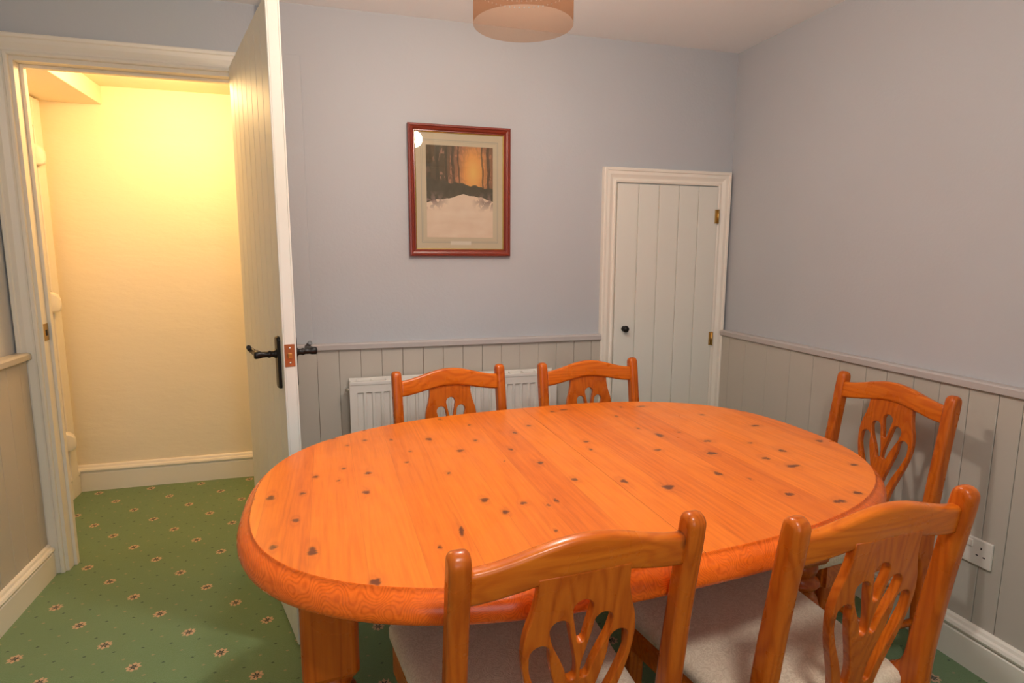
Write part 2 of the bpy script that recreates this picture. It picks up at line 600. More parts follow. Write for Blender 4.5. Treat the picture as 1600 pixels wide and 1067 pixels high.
def panelling(name, edges, lo, hi, fixed, depth, axis, sign, label, z0=.10, z1=DADO-.018, gap=.0022):
    """boards standing between neighbouring edges, with narrow dark gaps between them"""
    bm = new_bm()
    def bx(a, b, d0, d1, za, zb, bev, mi):
        d0, d1 = fixed + sign*d0, fixed + sign*d1
        if d0 > d1:
            d0, d1 = d1, d0
        if axis == 'x':
            box(bm, a, b, d0, d1, za, zb, bev, mi, 1)
        else:
            box(bm, d0, d1, a, b, za, zb, bev, mi, 1)
    bx(lo, hi, 0, depth-.006, z0, z1, 0, 1)
    ee = [lo] + [e for e in sorted(edges) if lo < e < hi] + [hi]
    for a, b in zip(ee, ee[1:]):
        g = gap*random.uniform(.35, 1.0)/2
        bx(a+g, b-g, depth-.0058, depth, z0, z1, .0011, 0)
    return struct(name, bm, [MT['panel'], MT['panel_gap']], label, 'wall panelling')

panelling('wall_panelling_back', [-.197+.0905*k for k in range(20)], -.245, 1.205, YB, .016, 'x', -1,
          'greige tongue and groove panelling behind the radiator')
panelling('wall_panelling_right', [2.553, 2.43, 2.276, 2.127, 1.994, 1.857, 1.733, 1.644, 1.539, 1.446, 1.35, 1.261, 1.193, 1.07, .95, .83, .71, .59, .46, .33, .2, .07, -.06, -.2, -.34, -.48, -.62, -.76, -.9, -1.05, -1.2, -1.35, -1.5],
          YR, 2.624, XR, .022, 'y', -1, 'greige panelling of upright boards behind the socket')
panelling('wall_panelling_left', [2.62-.095*k for k in range(45)], YR, YD-.024, XL, .034, 'y', 1,
          'beige panelling of upright boards left of the doorway')

DP = [(0, -.028), (.020, -.028), (.0225, -.025), (.0225, -.006), (.020, -.002), (.017, 0), (0, 0)]
def dado(name, p0, p1, out, label, mat='dado', f=1.0):
    bm = new_bm()
    extrude_profile(bm, [(d*f, DADO+z) for d, z in DP], p0, p1, out)
    struct(name, bm, MT[mat], label, 'dado rail')
dado('trim_dado_back', (-.245, YB), (1.205, YB), (0, -1), 'grey dado rail on the wall below the picture', f=1.35)
dado('trim_dado_right', (XR, YR), (XR, 2.62), (-1, 0), 'long grey dado rail along the right wall', f=1.55)
dado('trim_dado_left', (XL, YR), (XL, YD-.022), (1, 0), 'beige dado rail left of the doorway', 'panel', f=2.3)
# thin board fixed to the wall beside the open door
bm = new_bm(); box(bm, -.25, -.120, YB-.009, YB, DADO, 2.077, .002)
struct('trim_board', bm, MT['wall'], 'thin painted board on the wall right of the open door', 'wall board')

# ------------------------------------------------------------------ door casings
def casing(bm, xl, xr, zt, y, prof, zb=0.0, z_right=None):
    """prof (w, d): w outwards from the opening, d towards the room (-y)"""
    zr = zb if z_right is None else z_right
    secs = [[Vector((xl-w, y-d, zb)) for w, d in prof], [Vector((xl-w, y-d, zt+w)) for w, d in prof],
            [Vector((xr+w, y-d, zt+w)) for w, d in prof], [Vector((xr+w, y-d, zr)) for w, d in prof]]
    loft(bm, secs, smooth=False)

CP = [(0, 0), (0, .014), (.004, .017), (.010, .018), (.014, .013), (.020, .013), (.036, .021), (.050, .021), (.053, .026), (.062, .027), (.066, .022), (.068, 0)]
bm = new_bm()
JL, JR, JT = DL+.0, DR, DH
# casing round the opening; its left leg is cut by the side wall
lp = [(w*1.0, d) for w, d in CP]
casing(bm, DL-.012, DR+.012, DH+.016, YD, [(w*1.12, d) for w, d in CP])
struct('trim_doorway_casing', bm, MT['white'], 'moulded cream casing around the open doorway', 'door casing')
bm = new_bm()
LT = .022
box(bm, DL-LT, DL, YD-.002, YH+.002, 0, DH+LT, .001)
box(bm, DR, DR+LT, YD-.002, YH+.002, 0, DH+LT, .001)
box(bm, DL, DR, YD-.002, YH+.002, DH+.0, DH+LT, .001)
# planted stops
box(bm, DL, DL+.012, YD+.042, YD+.066, 0, DH-.0, .0015)
box(bm, DR-.012, DR, YD+.042, YD+.066, 0, DH-.0, .0015)
box(bm, DL+.012, DR-.012, YD+.042, YD+.066, DH-.012, DH, .0015)
fr = struct('trim_doorway_lining', bm, MT['white'], 'cream lining and stops inside the open doorway', 'door lining')
bm = new_bm()
box(bm, DL, DL+.0016, YD+.004, YD+.040, .955, 1.022, .0005)
box(bm, DL+.0012, DL+.0022, YD+.014, YD+.030, .975, .998, 0, 1)
sp_ = link('strike_plate', bm, [MT['brass'], MT['dark']], fr)
sp_['label'] = 'brass strike plate'

# ------------------------------------------------------------------ the open door
HG = Vector((-.392, 2.688, 0))                        # hinge edge of the leaf's hall-facing face
FE = Vector((-.176, 1.922, 0))                        # free edge
dirv = (FE-HG).normalized()
LW = (FE-HG).length
ang = math.atan2(dirv.y, dirv.x)                      # leaf local x runs from hinge to free edge
d1 = empty('door_1', (HG.x, HG.y, 0), ang)
tag(d1, 'tall cream boarded door standing open beside the doorway', 'door', kind='structure')
TH = .040                                             # local y>0: leaf thickness lies on the room side
def boarded_leaf(w, z0, z1, th, nb, both=True, g=.004):
    bm = new_bm()
    box(bm, 0, w, .006, th-.006 if both else th, z0, z1)
    bw = w/nb
    for k in range(nb):
        a = k*bw + (g/2 if k else 0)
        b = (k+1)*bw - (g/2 if k < nb-1 else 0)
        box(bm, a, b, 0, .0062, z0, z1, .0016, 0, 1)
        if both:
            box(bm, a, b, th-.0062, th, z0, z1, .0016, 0, 1)
    return bm
leaf = link('leaf', boarded_leaf(LW, .012, 2.022, TH, 8), MT['door'], d1)
# latch plate on the free edge
bm = new_bm()
box(bm, LW-.0005, LW+.0014, .004, .034, .950, 1.020, .0004)
bmz = link('latch_plate', bm, MT['copper'], d1)
bmz['label'] = 'coppery latch plate'
bm = new_bm()
box(bm, LW+.0012, LW+.007, .013, .025, .976, .992, .001)
o = link('latch_bolt', bm, MT['brass'], bmz)
for z in (.962, 1.008):
    bm = new_bm()
    lathe(bm, [(.0001, .0022), (.003, .002), (.0036, .001), (.0036, 0)], LW+.0012, .020, z, 12, 'X')
    link('screw', bm, MT['steel'], bmz)

def lever_handle(side):
    """side -1: hall side face (local y=0), +1: room side face (local y=TH)"""
    y0 = 0 if side < 0 else TH
    s = -1 if side < 0 else 1
    bx = LW - .058
    h = empty('handle', (0, 0, 0)); h.parent = d1
    h['label'] = 'black iron lever handle'
    out = []
    for (a, b) in rrect(.044, .166, .012, 3):
        out.append((bx+a, .957+b))
    bm = new_bm()
    secs = [[Vector((x, y0+s*d, z)) for x, z in [((px-bx)*k+bx, (pz-.957)*(1-(1-k)*.25)+.957) for px, pz in out]] for d, k in ((0, 1), (.006, 1), (.010, .86))]
    loft(bm, secs, smooth=False)
    link('backplate', bm, MT['iron'], h)
    zc = .985
    bm = new_bm()
    lathe(bm, [(.0145, 0), (.0145, .004), (.0105, .009), (.0095, .016), (.0115, .020), (.0115, .024), (.009, .028), (.0095, .044), (.0115, .048), (.0125, .062), (.010, .066), (.0001, .066)],
          bx, y0 + s*.009, zc, 20, 'Y') if s > 0 else lathe(bm, [(r, -q) for r, q in [(.0145, 0), (.0145, .004), (.0105, .009), (.0095, .016), (.0115, .020), (.0115, .024), (.009, .028), (.0095, .044), (.0115, .048), (.0125, .062), (.010, .066), (.0001, .066)]],
          bx, y0 - .009, zc, 20, 'Y')
    yy = y0 + s*.062
    pts = [(bx, yy, zc), (bx-.020, yy, zc+.001), (bx-.045, yy, zc), (bx-.070, yy, zc-.003), (bx-.088, yy+s*.003, zc), (bx-.098, yy+s*.008, zc+.003), (bx-.100, yy+s*.013, zc+.009), (bx-.094, yy+s*.014, zc+.013)]
    P = [tuple(p) for p in spline(pts, 5)]
    n = len(P)
    tube(bm, P, [.0115 - .004*min(1, i/n*1.2) for i in range(n)], 10)
    link('lever', bm, MT['iron'], h)
lever_handle(-1)
lever_handle(1)
for z in (.22, 1.02, 1.80):
    bm = new_bm()
    box(bm, -.003, .003, TH-.036, TH-.004, z-.038, z+.038, .0005)
    lathe(bm, [(.005, -.038), (.005, .038)], -.004, TH+.002, z, 12)
    link('hinge', bm, MT['brass'], d1)

# ------------------------------------------------------------------ low cupboard door in the back wall
CX0, CX1, CZT = 1.277, 1.826, 1.632
bm = new_bm()
sprof = [(w*1.03, d*.95) for w, d in CP]
casing(bm, CX0-.004, CX1+.002, CZT+.004, YB, sprof)
struct('trim_cupboard_casing', bm, MT['white'], 'moulded cream casing of the low cupboard door', 'door casing')
d2 = empty('door_2', (CX0, YB-.020, 0))
tag(d2, 'low cream boarded cupboard door in the corner, black knob', 'door', kind='structure')
link('leaf', boarded_leaf(CX1-CX0-.002, .012, CZT-.002, .0195, 5, both=False), MT['door'], d2)
bm = new_bm()
lathe(bm, [(.0001, -.034), (.010, -.033), (.0155, -.027), (.0165, -.021), (.013, -.015), (.0075, -.012), (.0075, -.004), (.013, -.002), (.014, 0)], .052, 0, .938, 24, 'Y')
link('knob', bm, MT['iron'], d2, True)
for z in (1.487, .872):
    bm = new_bm()
    box(bm, CX1-CX0-.016, CX1-CX0+.004, -.002, .001, z-.034, z+.034, .0005)
    lathe(bm, [(.0045, -.034), (.0045, .034)], CX1-CX0+.001, -.005, z, 12)
    for q in (-.022, 0, .022):
        lathe(bm, [(.0001, -.0026), (.003, -.0022), (.003, 0)], CX1-CX0-.008, 0, z+q, 8, 'Y')
    link('hinge', bm, MT['brass'], d2)

# ------------------------------------------------------------------ hall cupboard door on the hall's left wall
d3 = empty('door_3', (HX0, 0, 0))
tag(d3, 'narrow cream cupboard door with white knobs inside the hall', 'door', kind='structure')
bm = new_bm(); box(bm, .0, .016, 2.86, 3.515, .17, 1.90, .003); link('leaf', bm, MT['hall'], d3)
bm = new_bm()
box(bm, 0, .024, 3.52, 3.60, .0, 2.04, .004); box(bm, 0, .024, 2.80, 3.52, 1.905, 2.04, .004)
link('frame', bm, MT['white'], d3)
for z in (1.775, 1.055, .325):
    bm = new_bm()
    secs = []
    for t, w, h_ in ((0, .026, .10), (.012, .026, .10), (.030, .018, .085), (.040, .010, .055), (.044, .004, .02)):
        secs.append([Vector((.016+t, 3.515+a, z-.004-t*.25+b)) for a, b in rrect(w*2, h_, min(w, h_)*.45, 3)])
    loft(bm, secs)
    link('knob', bm, MT['white'], d3)

# ------------------------------------------------------------------ radiator
RX0, RX1, RZ0, RZ1 = .022, .950, .17, .757
rd = empty('radiator', ((RX0+RX1)/2, YB-.06, 0))
tag(rd, 'white ribbed panel radiator on the wall behind two chairs', 'radiator')
cx = (RX0+RX1)/2
hw = (RX1-RX0)/2
def flute_panel(y_face, sgn):
    bm = new_bm()
    xs = [-hw, -hw+.016]
    nf = 24
    pitch = (2*hw-.05)/nf
    ds = [0, 0]
    for k in range(nf):
        x = -hw + .025 + k*pitch
        for fx, d in ((.10, 0), (.24, 1), (.76, 1), (.90, 0)):
            xs.append(x + fx*pitch); ds.append(d)
    xs += [hw-.016, hw]; ds += [0, 0]
    zs = [(RZ0, 0), (RZ0+.030, 0), (RZ0+.034, 1), (RZ1-.046, 1), (RZ1-.042, 0), (RZ1-.012, 0), (RZ1-.006, -.5)]
    grid = [[bm.verts.new((x, y_face + sgn*(.007*d*dz if dz >= 0 else .006), z)) for x, d in zip(xs, ds)] for z, dz in zs]
    for r0, r1 in zip(grid, grid[1:]):
        for k in range(len(xs)-1):
            bm.faces.new((r0[k], r0[k+1], r1[k+1], r1[k]))
    ext = bmesh.ops.extrude_face_region(bm, geom=bm.faces[:])
    for v in [g for g in ext['geom'] if isinstance(g, bmesh.types.BMVert)]:
        v.co.y += sgn*.006
    bmesh.ops.recalc_face_normals(bm, faces=bm.faces[:])
    return bm
link('front_panel', flute_panel(-.048, 1), MT['rad'], rd)
link('back_panel', flute_panel(.026, -1), MT['rad'], rd)
bm = new_bm()
box(bm, -hw+.004, hw-.004, -.034, .014, RZ1-.010, RZ1-.004, .001)
for k in range(15):
    x = -hw+.03 + k*(2*hw-.06)/14
    box(bm, x-.001, x+.001, -.040, .020, RZ1-.006, RZ1+.003)
box(bm, -hw, hw, -.050, -.040, RZ1-.010, RZ1+.004, .0015)
box(bm, -hw, hw, .018, .028, RZ1-.010, RZ1+.008, .0015)
link('top_grille', bm, MT['rad'], rd)
for s in (-1, 1):
    bm = new_bm()
    box(bm, min(s*hw, s*(hw-.003)), max(s*hw, s*(hw-.003)), -.046, .024, RZ0+.02, RZ1, .001)
    link('side_cover', bm, MT['rad'], rd)
bm = new_bm()
lathe(bm, [(.006, 0), (.006, .010), (.009, .012), (.009, .018), (.0001, .019)], -hw-.019, -.012, RZ1-.035, 12, 'X')
link('bleed_valve', bm, MT['steel'], rd)
for q in (-1, 1):
    bm = new_bm()
    tube(bm, [(q*(hw+.03), -.012, 0), (q*(hw+.03), -.012, RZ0+.022), (q*(hw+.024), -.012, RZ0+.03), (q*(hw-.002), -.012, RZ0+.03)], .0075)
    link('pipe', bm, MT['rad'], rd)
for x in (-.3, .3):
    bm = new_bm()
    box(bm, x-.02, x+.02, .026, .0435, RZ0+.08, RZ1-.10, .002)
    link('wall_bracket', bm, MT['rad'], rd)

# ------------------------------------------------------------------ socket
so = empty('double_socket', (XR-.022, 1.294, .383))
tag(so, 'white double electrical socket on the panelled right wall', 'socket')
def xrect(y0, y1, z0, z1, d0, d1, bev=.0, mi=0, bm=None):
    box(bm, -d1, -d0, y0, y1, z0, z1, bev, mi)
bm = new_bm(); xrect(-.073, .073, -.043, .043, 0, .009, .003, 0, bm)
link('plate', bm, MT['plastic'], so)
for y in (-.009, .012):
    bm = new_bm(); xrect(y-.0075, y+.0075, .012, .034, .0085, .0125, .0015, 0, bm)
    link('switch', bm, MT['plastic'], so)
for y in (-.042, .044):
    bm = new_bm()
    xrect(y-.002, y+.002, .012, .020, .0088, .0093, 0, 0, bm)
    xrect(y-.014, y-.007, -.011, -.007, .0088, .0093, 0, 0, bm)
    xrect(y+.007, y+.014, -.011, -.007, .0088, .0093, 0, 0, bm)
    link('pin_holes', bm, MT['dark'], so)

# ------------------------------------------------------------------ framed picture
PX0, PX1, PZ0, PZ1 = .296, .748, 1.288, 1.845
pc = empty('framed_picture', ((PX0+PX1)/2, YB, PZ0))
tag(pc, 'woodland sunset print in a red mahogany frame', 'picture')
pw, ph = (PX1-PX0)/2, PZ1-PZ0
FRM = [(0, .004), (0, .022), (-.003, .026), (-.009, .027), (-.012, .023), (-.020, .020), (-.025, .014), (-.028, .014), (-.030, .008), (-.030, .004)]
bm = new_bm()
secs = []
for sx, top in ((-1, 0), (-1, 1), (1, 1), (1, 0)):
    secs.append([Vector((sx*(pw+w), -d, (ph+w) if top else -w)) for w, d in FRM])
loft(bm, secs, smooth=False, loop=True)
link('frame', bm, MT['pframe'], pc)
bm = new_bm()
secs = []
for sx, top in ((-1, 0), (-1, 1), (1, 1), (1, 0)):
    secs.append([Vector((sx*(pw+w), -d, (ph+w) if top else -w)) for w, d in ((-.0295, .007), (-.0295, .011), (-.0335, .009), (-.0335, .006))])
loft(bm, secs, smooth=False, loop=True)
link('gold_slip', bm, MT['gold'], pc)
bm = new_bm(); box(bm, -pw+.02, pw-.02, -.007, -.0015, .02, ph-.02)
link('mount', bm, MT['mat_card'], pc)
ax0, ax1, az0, az1 = -pw+.078, pw-.078, .082, ph-.084
bm = new_bm()
for ins, w in ((.016, .0012), (.022, .003)):
    x0, x1, z0, z1 = ax0-ins, ax1+ins, az0-ins, az1+ins
    box(bm, x0-w/2, x1+w/2, -.0073, -.0068, z0-w/2, z0+w/2); box(bm, x0-w/2, x1+w/2, -.0073, -.0068, z1-w/2, z1+w/2)
    box(bm, x0-w/2, x0+w/2, -.0073, -.0068, z0+w/2, z1-w/2); box(bm, x1-w/2, x1+w/2, -.0073, -.0068, z0+w/2, z1-w/2)
link('wash_line', bm, MT['line'], pc)
bm = new_bm(); box(bm, -.045, .048, -.0078, -.0068, .050, .066)
link('caption_card', bm, MT['caption'], pc)

def print_mat():
    """a generic woodland at sunset over snow, from noise fields"""
    m, nt, b = new_mat('woodland_print')
    uvw = nt.nodes.new('ShaderNodeTexCoord').outputs['Generated']
    sep = N(nt, 'ShaderNodeSeparateXYZ'); L(nt, uvw, sep.inputs[0])
    x, z = sep.outputs[0], sep.outputs[2]
    def noise(sx, sz, sc, det=4.0, dist=0.0):
        mp = N(nt, 'ShaderNodeMapping'); mp.inputs['Scale'].default_value = (sx, 1, sz)
        L(nt, uvw, mp.inputs[0])
        n = N(nt, 'ShaderNodeTexNoise', i_Scale=sc, i_Detail=det, i_Distortion=dist)
        L(nt, mp.outputs[0], n.inputs['Vector'])
        return n.outputs[0]
    # sky with low sun
    dx = M(nt, 'SUBTRACT', x, .70); dz = M(nt, 'SUBTRACT', z, .72)
    rr = M(nt, 'SQRT', M(nt, 'ADD', M(nt, 'MULTIPLY', M(nt, 'MULTIPLY', dx, dx), 2.2), M(nt, 'MULTIPLY', dz, dz)))
    col = ramp(nt, rr, [(0.0, (.90, .56, .15)), (.18, (.84, .38, .10)), (.38, (.50, .22, .11)), (.75, (.36, .20, .13))])
    # twiggy crowns
    tw = noise(3.0, 1.2, 6.0, 8.0, 1.2)
    cover = M(nt, 'MULTIPLY', M(nt, 'SUBTRACT', rr, .13), 1.9, clamp=True)
    mpv = N(nt, 'ShaderNodeMapping'); mpv.inputs['Scale'].default_value = (16, 1, 11)
    jv = N(nt, 'ShaderNodeTexNoise', i_Scale=7.0, i_Detail=4.0); L(nt, uvw, jv.inputs['Vector'])
    L(nt, mixc(nt, .16, uvw, jv.outputs['Color']), mpv.inputs[0])
    ve = N(nt, 'ShaderNodeTexVoronoi', feature='DISTANCE_TO_EDGE', i_Scale=1.0)
    L(nt, mpv.outputs[0], ve.inputs['Vector'])
    twig = M(nt, 'LESS_THAN', ve.outputs['Distance'], .085)
    twf = M(nt, 'MULTIPLY', M(nt, 'MAXIMUM', twig, M(nt, 'GREATER_THAN', M(nt, 'ADD', tw, M(nt, 'MULTIPLY', cover, .22)), .62)), .82)
    col = mixc(nt, M(nt, 'MULTIPLY', twf, cover), col, (.075, .070, .032))
    # trunks
    wob = M(nt, 'MULTIPLY_ADD', noise(1.0, 1.0, 3.0, 3.0), .10, -.05)
    for tx, w_ in ((.04, .030), (.17, .026), (.30, .016), (.40, .020), (.48, .010), (.84, .012), (.93, .022)):
        d = M(nt, 'ABSOLUTE', M(nt, 'SUBTRACT', M(nt, 'ADD', x, wob), tx))
        f = M(nt, 'MULTIPLY', M(nt, 'LESS_THAN', d, w_), M(nt, 'GREATER_THAN', z, .50))
        col = mixc(nt, M(nt, 'MULTIPLY', f, .75), col, (.080, .066, .034))
    # dark undergrowth belt
    ug = M(nt, 'ADD', M(nt, 'MULTIPLY_ADD', noise(1, 1, 5.0), .16, .57), M(nt, 'MULTIPLY', x, -.12))
    belt = M(nt, 'LESS_THAN', z, ug)
    bn = noise(1, 1, 12.0, 6.0)
    col = mixc(nt, belt, col, mixc(nt, bn, (.060, .052, .028), (.150, .120, .070)))
    # snow
    sl = M(nt, 'ADD', M(nt, 'MULTIPLY_ADD', noise(1, 1, 4.0), .10, .36), M(nt, 'MULTIPLY', M(nt, 'ABSOLUTE', M(nt, 'SUBTRACT', x, .55)), -.16))
    sf = M(nt, 'LESS_THAN', z, M(nt, 'ADD', sl, .07))
    sn = noise(1, 2.5, 4.0, 5.0)
    snow = mixc(nt, sn, (.76, .54, .36), (.94, .79, .60))
    col = mixc(nt, sf, col, snow)
    # mauve brushwood at both sides
    br = noise(1, 1, 14.0, 6.0, .8)
    side = M(nt, 'MULTIPLY', M(nt, 'SUBTRACT', M(nt, 'ABSOLUTE', M(nt, 'SUBTRACT', x, .50)), .16), 5.0, clamp=True)
    band = M(nt, 'SUBTRACT', 1.0, M(nt, 'MULTIPLY', M(nt, 'ABSOLUTE', M(nt, 'SUBTRACT', z, .40)), 9.0), clamp=True)
    bf = M(nt, 'MULTIPLY', M(nt, 'MULTIPLY', side, band), M(nt, 'GREATER_THAN', br, .47))
    col = mixc(nt, M(nt, 'MULTIPLY', bf, .9), col, mixc(nt, bn, (.16, .11, .075), (.46, .30, .25)))
    L(nt, col, b.inputs['Base Color'])
    b.inputs['Roughness'].default_value = .7
    return m
bm = new_bm(); box(bm, ax0, ax1, -.0080, -.0068, az0, az1)
link('print', bm, print_mat(), pc)
gm, gnt, gb = new_mat('picture_glass')
gnt.nodes.remove(gb)
tr = N(gnt, 'ShaderNodeBsdfTransparent'); gl = N(gnt, 'ShaderNodeBsdfGlossy', i_Roughness=.02)
fz = N(gnt, 'ShaderNodeFresnel', i_IOR=1.45)
mx = N(gnt, 'ShaderNodeMixShader')
L(gnt, fz.outputs[0], mx.inputs[0]); L(gnt, tr.outputs[0], mx.inputs[1]); L(gnt, gl.outputs[0], mx.inputs[2])
L(gnt, mx.outputs[0], gnt.nodes['Material Output'].inputs[0])
bm = new_bm(); box(bm, -pw+.031, pw-.031, -.0105, -.0095, .031, ph-.031)
link('glass', bm, gm, pc)

# pane of the added window
bm = new_bm(); box(bm, WX0+.05, WX1-.05, YR-.062, YR-.058, WZ0+.05, WZ1-.05)
wp = link('pane', bm, gm, bpy.data.objects['fill_window_1'])

# ------------------------------------------------------------------ pendant lamp
pl = empty('pendant_lamp', (LAMP.x, LAMP.y, LAMP.z))
tag(pl, 'amber drum shade pendant lamp hanging above the table', 'lamp')
SR, SH = .124, .25
sm_, snt, sb_ = new_mat('amber_pierced_shade')
snt.nodes.remove(sb_)
co = objco(snt)
sep = N(snt, 'ShaderNodeSeparateXYZ'); L(snt, co, sep.inputs[0])
a = M(snt, 'MULTIPLY', M(snt, 'ARCTAN2', sep.outputs[1], sep.outputs[0]), 60/6.2832)
zz = M(snt, 'DIVIDE', sep.outputs[2], .016)
row = M(snt, 'FLOOR', zz)
a2 = M(snt, 'SUBTRACT', M(snt, 'FRACT', M(snt, 'ADD', M(snt, 'MULTIPLY_ADD', row, .5, 60.0), a)), .5)
z2 = M(snt, 'SUBTRACT', M(snt, 'FRACT', zz), .5)
hr = M(snt, 'SQRT', M(snt, 'ADD', M(snt, 'MULTIPLY', a2, a2), M(snt, 'MULTIPLY', M(snt, 'MULTIPLY', z2, z2), 1.3)))
hole = M(snt, 'MULTIPLY', M(snt, 'LESS_THAN', hr, .17), M(snt, 'GREATER_THAN', sep.outputs[2], .075))
ts = N(snt, 'ShaderNodeBsdfTranslucent', i_Color=(.030, .014, .007, 1))
df = N(snt, 'ShaderNodeBsdfDiffuse', i_Color=(.10, .05, .028, 1))
m1 = N(snt, 'ShaderNodeMixShader', i_0=.5); L(snt, df.outputs[0], m1.inputs[1]); L(snt, ts.outputs[0], m1.inputs[2])
tp = N(snt, 'ShaderNodeBsdfTransparent', i_Color=(.77, .60, .48, 1))
m2 = N(snt, 'ShaderNodeMixShader', i_0=.92); L(snt, m1.outputs[0], m2.inputs[1]); L(snt, tp.outputs[0], m2.inputs[2])
tp2 = N(snt, 'ShaderNodeBsdfTransparent')
m3 = N(snt, 'ShaderNodeMixShader'); L(snt, hole, m3.inputs[0]); L(snt, m2.outputs[0], m3.inputs[1]); L(snt, tp2.outputs[0], m3.inputs[2])
L(snt, m3.outputs[0], snt.nodes['Material Output'].inputs[0])
bm = new_bm()
lathe(bm, [(SR, 0), (SR, SH)], n=72, closed=True)
link('lamp_shade', bm, sm_, pl, True)
bm = new_bm()
for k in range(3):
    t = 2*math.pi*k/3
    tube(bm, [(0, 0, .20), (SR*math.cos(t), SR*math.sin(t), .235)], .0018, 6)
lathe(bm, [(.018, .172), (.019, .20), (.014, .215), (.004, .235)], n=16)
link('bulb_holder', bm, MT['plastic'], pl)
bmat, bnt, bb = new_mat('lit_bulb')
bb.inputs['Base Color'].default_value = (.8, .8, .8, 1)
bb.inputs['Emission Color'].default_value = (*BULB_C, 1)
bb.inputs['Emission Strength'].default_value = BULB_L
bm = new_bm()
lathe(bm, [(.0002, .078), (.020, .082), (.038, .091), (.049, .106), (.053, .126), (.048, .147), (.036, .163), (.022, .172), (.015, .176)], n=24)
link('bulb', bm, bmat, pl, True)
bm = new_bm()
tube(bm, [(0, 0, .22), (0, 0, ZC-LAMP.z)], .003, 8)
link('cord', bm, MT['plastic'], pl)
bm = new_bm()
lathe(bm, [(.004, ZC-LAMP.z-.03), (.03, ZC-LAMP.z-.018), (.045, ZC-LAMP.z-.004), (.045, ZC-LAMP.z)], n=24)
link('ceiling_rose', bm, MT['plastic'], pl)

cl_ = empty('ceiling_fill_light', (CL[0], CL[1], ZC))  # invented fixture out of view, brightens seats and lower walls
tag(cl_, 'round white ceiling fill light, added behind the camera', 'lamp')
bm = new_bm()
lathe(bm, [(.15, -.012), (.155, -.006), (.155, 0), (.02, 0)], n=40)
link('backplate', bm, MT['plastic'], cl_)
cmat, cnt, cb = new_mat('glowing_fill_diffuser')
cb.inputs['Base Color'].default_value = (.8, .8, .78, 1)
cb.inputs['Emission Color'].default_value = (1.0, .985, .95, 1)
cb.inputs['Emission Strength'].default_value = 76.0  # glow of the added fill light
bm = new_bm()
lathe(bm, [(.0005, -.075), (.05, -.071), (.095, -.058), (.128, -.036), (.140, -.012)], n=40, closed=True)
link('fill_diffuser', bm, cmat, cl_, True)
# ------------------------------------------------------------------ table
TC, TA, TB, TN = (.5863, 1.4098), .7894, .5337, 2.6055
TTH, TSK = .0786, .0565
TROT = .022                                    # planks run along the table's own y
tb = empty('dining_table', (TC[0], TC[1], 0), TROT)
tag(tb, 'large oval orange pine dining table with knots, chairs around it', 'table')
def tmap(u, w):
    """table plan coordinates -> the table object's own x, y"""
    uu = u + TSK*w
    X = uu*math.cos(TTH) - w*math.sin(TTH)
    Y = uu*math.sin(TTH) + w*math.cos(TTH)
    return (X*math.cos(TROT) + Y*math.sin(TROT), -X*math.sin(TROT) + Y*math.cos(TROT))
def sel(t, off=0.0):
    c, s = math.cos(t), math.sin(t)
    u = math.copysign(abs(c)**(2/TN), c)*TA
    w = math.copysign(abs(s)**(2/TN), s)*TB
    if off:
        gu = math.copysign(abs(u/TA)**(TN-1)/TA, u); gw = math.copysign(abs(w/TB)**(TN-1)/TB, w)
        g = math.hypot(gu, gw)
        u += gu/g*off; w += gw/g*off
    return u, w
# knots and streaks of the top: image position, half size across / along the planks (m)
KN = [(569,672,8,9),(520,685,10,9),(570,688,8,8),(611,687,6,8),(543,696,5,6),(670,686,12,13),(719,704,12,12),(743,688,8,9),(733,664,6,8),(687,655,7,8),(804,676,8,11),(798,702,8,10),(844,723,11,12),(826,665,10,9),(863,643,11,10),(881,640,20,8),(641,705,4,6),(636,722,7,6),(537,732,7,8),(575,739,11,9),(529,751,6,6),(493,745,9,8),(572,769,10,12),(701,739,6,8),(788,720,3,4),(473,771,9,8),(423,778,11,15),(394,780,6,8),(462,813,9,10),(757,781,12,13),(790,800,10,10),(818,786,11,7),(869,782,6,12),(857,789,5,6),(896,749,7,9),(721,829,6,26),(427,855,9,11),(488,862,11,20),(687,855,5,8),(587,909,12,13),(869,829,5,6),
      (970,636,7,7),(1001,635,24,6),(963,650,8,8),(1097,648,11,7),(1159,642,9,6),(997,669,7,8),(1061,675,8,6),(1031,680,13,22),(1180,665,20,8),(1106,689,18,8),(1028,703,14,7),(916,690,12,8),(923,702,7,9),(1112,708,20,13),(1222,704,13,12),(1197,716,13,11),(1281,689,14,11),(1238,728,26,10),(1334,726,14,8),(1122,740,12,14),(975,752,11,14),(898,749,10,10),(1044,761,20,15),(1233,772,15,9),(1172,748,5,5),(1340,770,14,9),(1313,783,22,9),(1172,692,12,5)]
def unproject(px, py, z):
    v = fw + rt2*((px-800)/F_PX) + dn2*((py-533.5)/F_PX)
    t = (z-CAM_H)/v.z
    return v.x*t, v.y*t
knots = []
cr_, sr_ = math.cos(TROT), math.sin(TROT)
for k, (px, py, sa, sl_) in enumerate(KN):
    X, Y = unproject(px, py, .76)
    X -= TC[0]; Y -= TC[1]
    knots.append((X*cr_ + Y*sr_, -X*sr_ + Y*cr_, sa*.00072, sl_*.00082, (k*37 % 17)/17.0))
ZT = .76
bm = new_bm()
kl = bm.verts.layers.float.new('knot')
hl = bm.verts.layers.float.new('halo')
NU, NW = 400, 280
rows = []
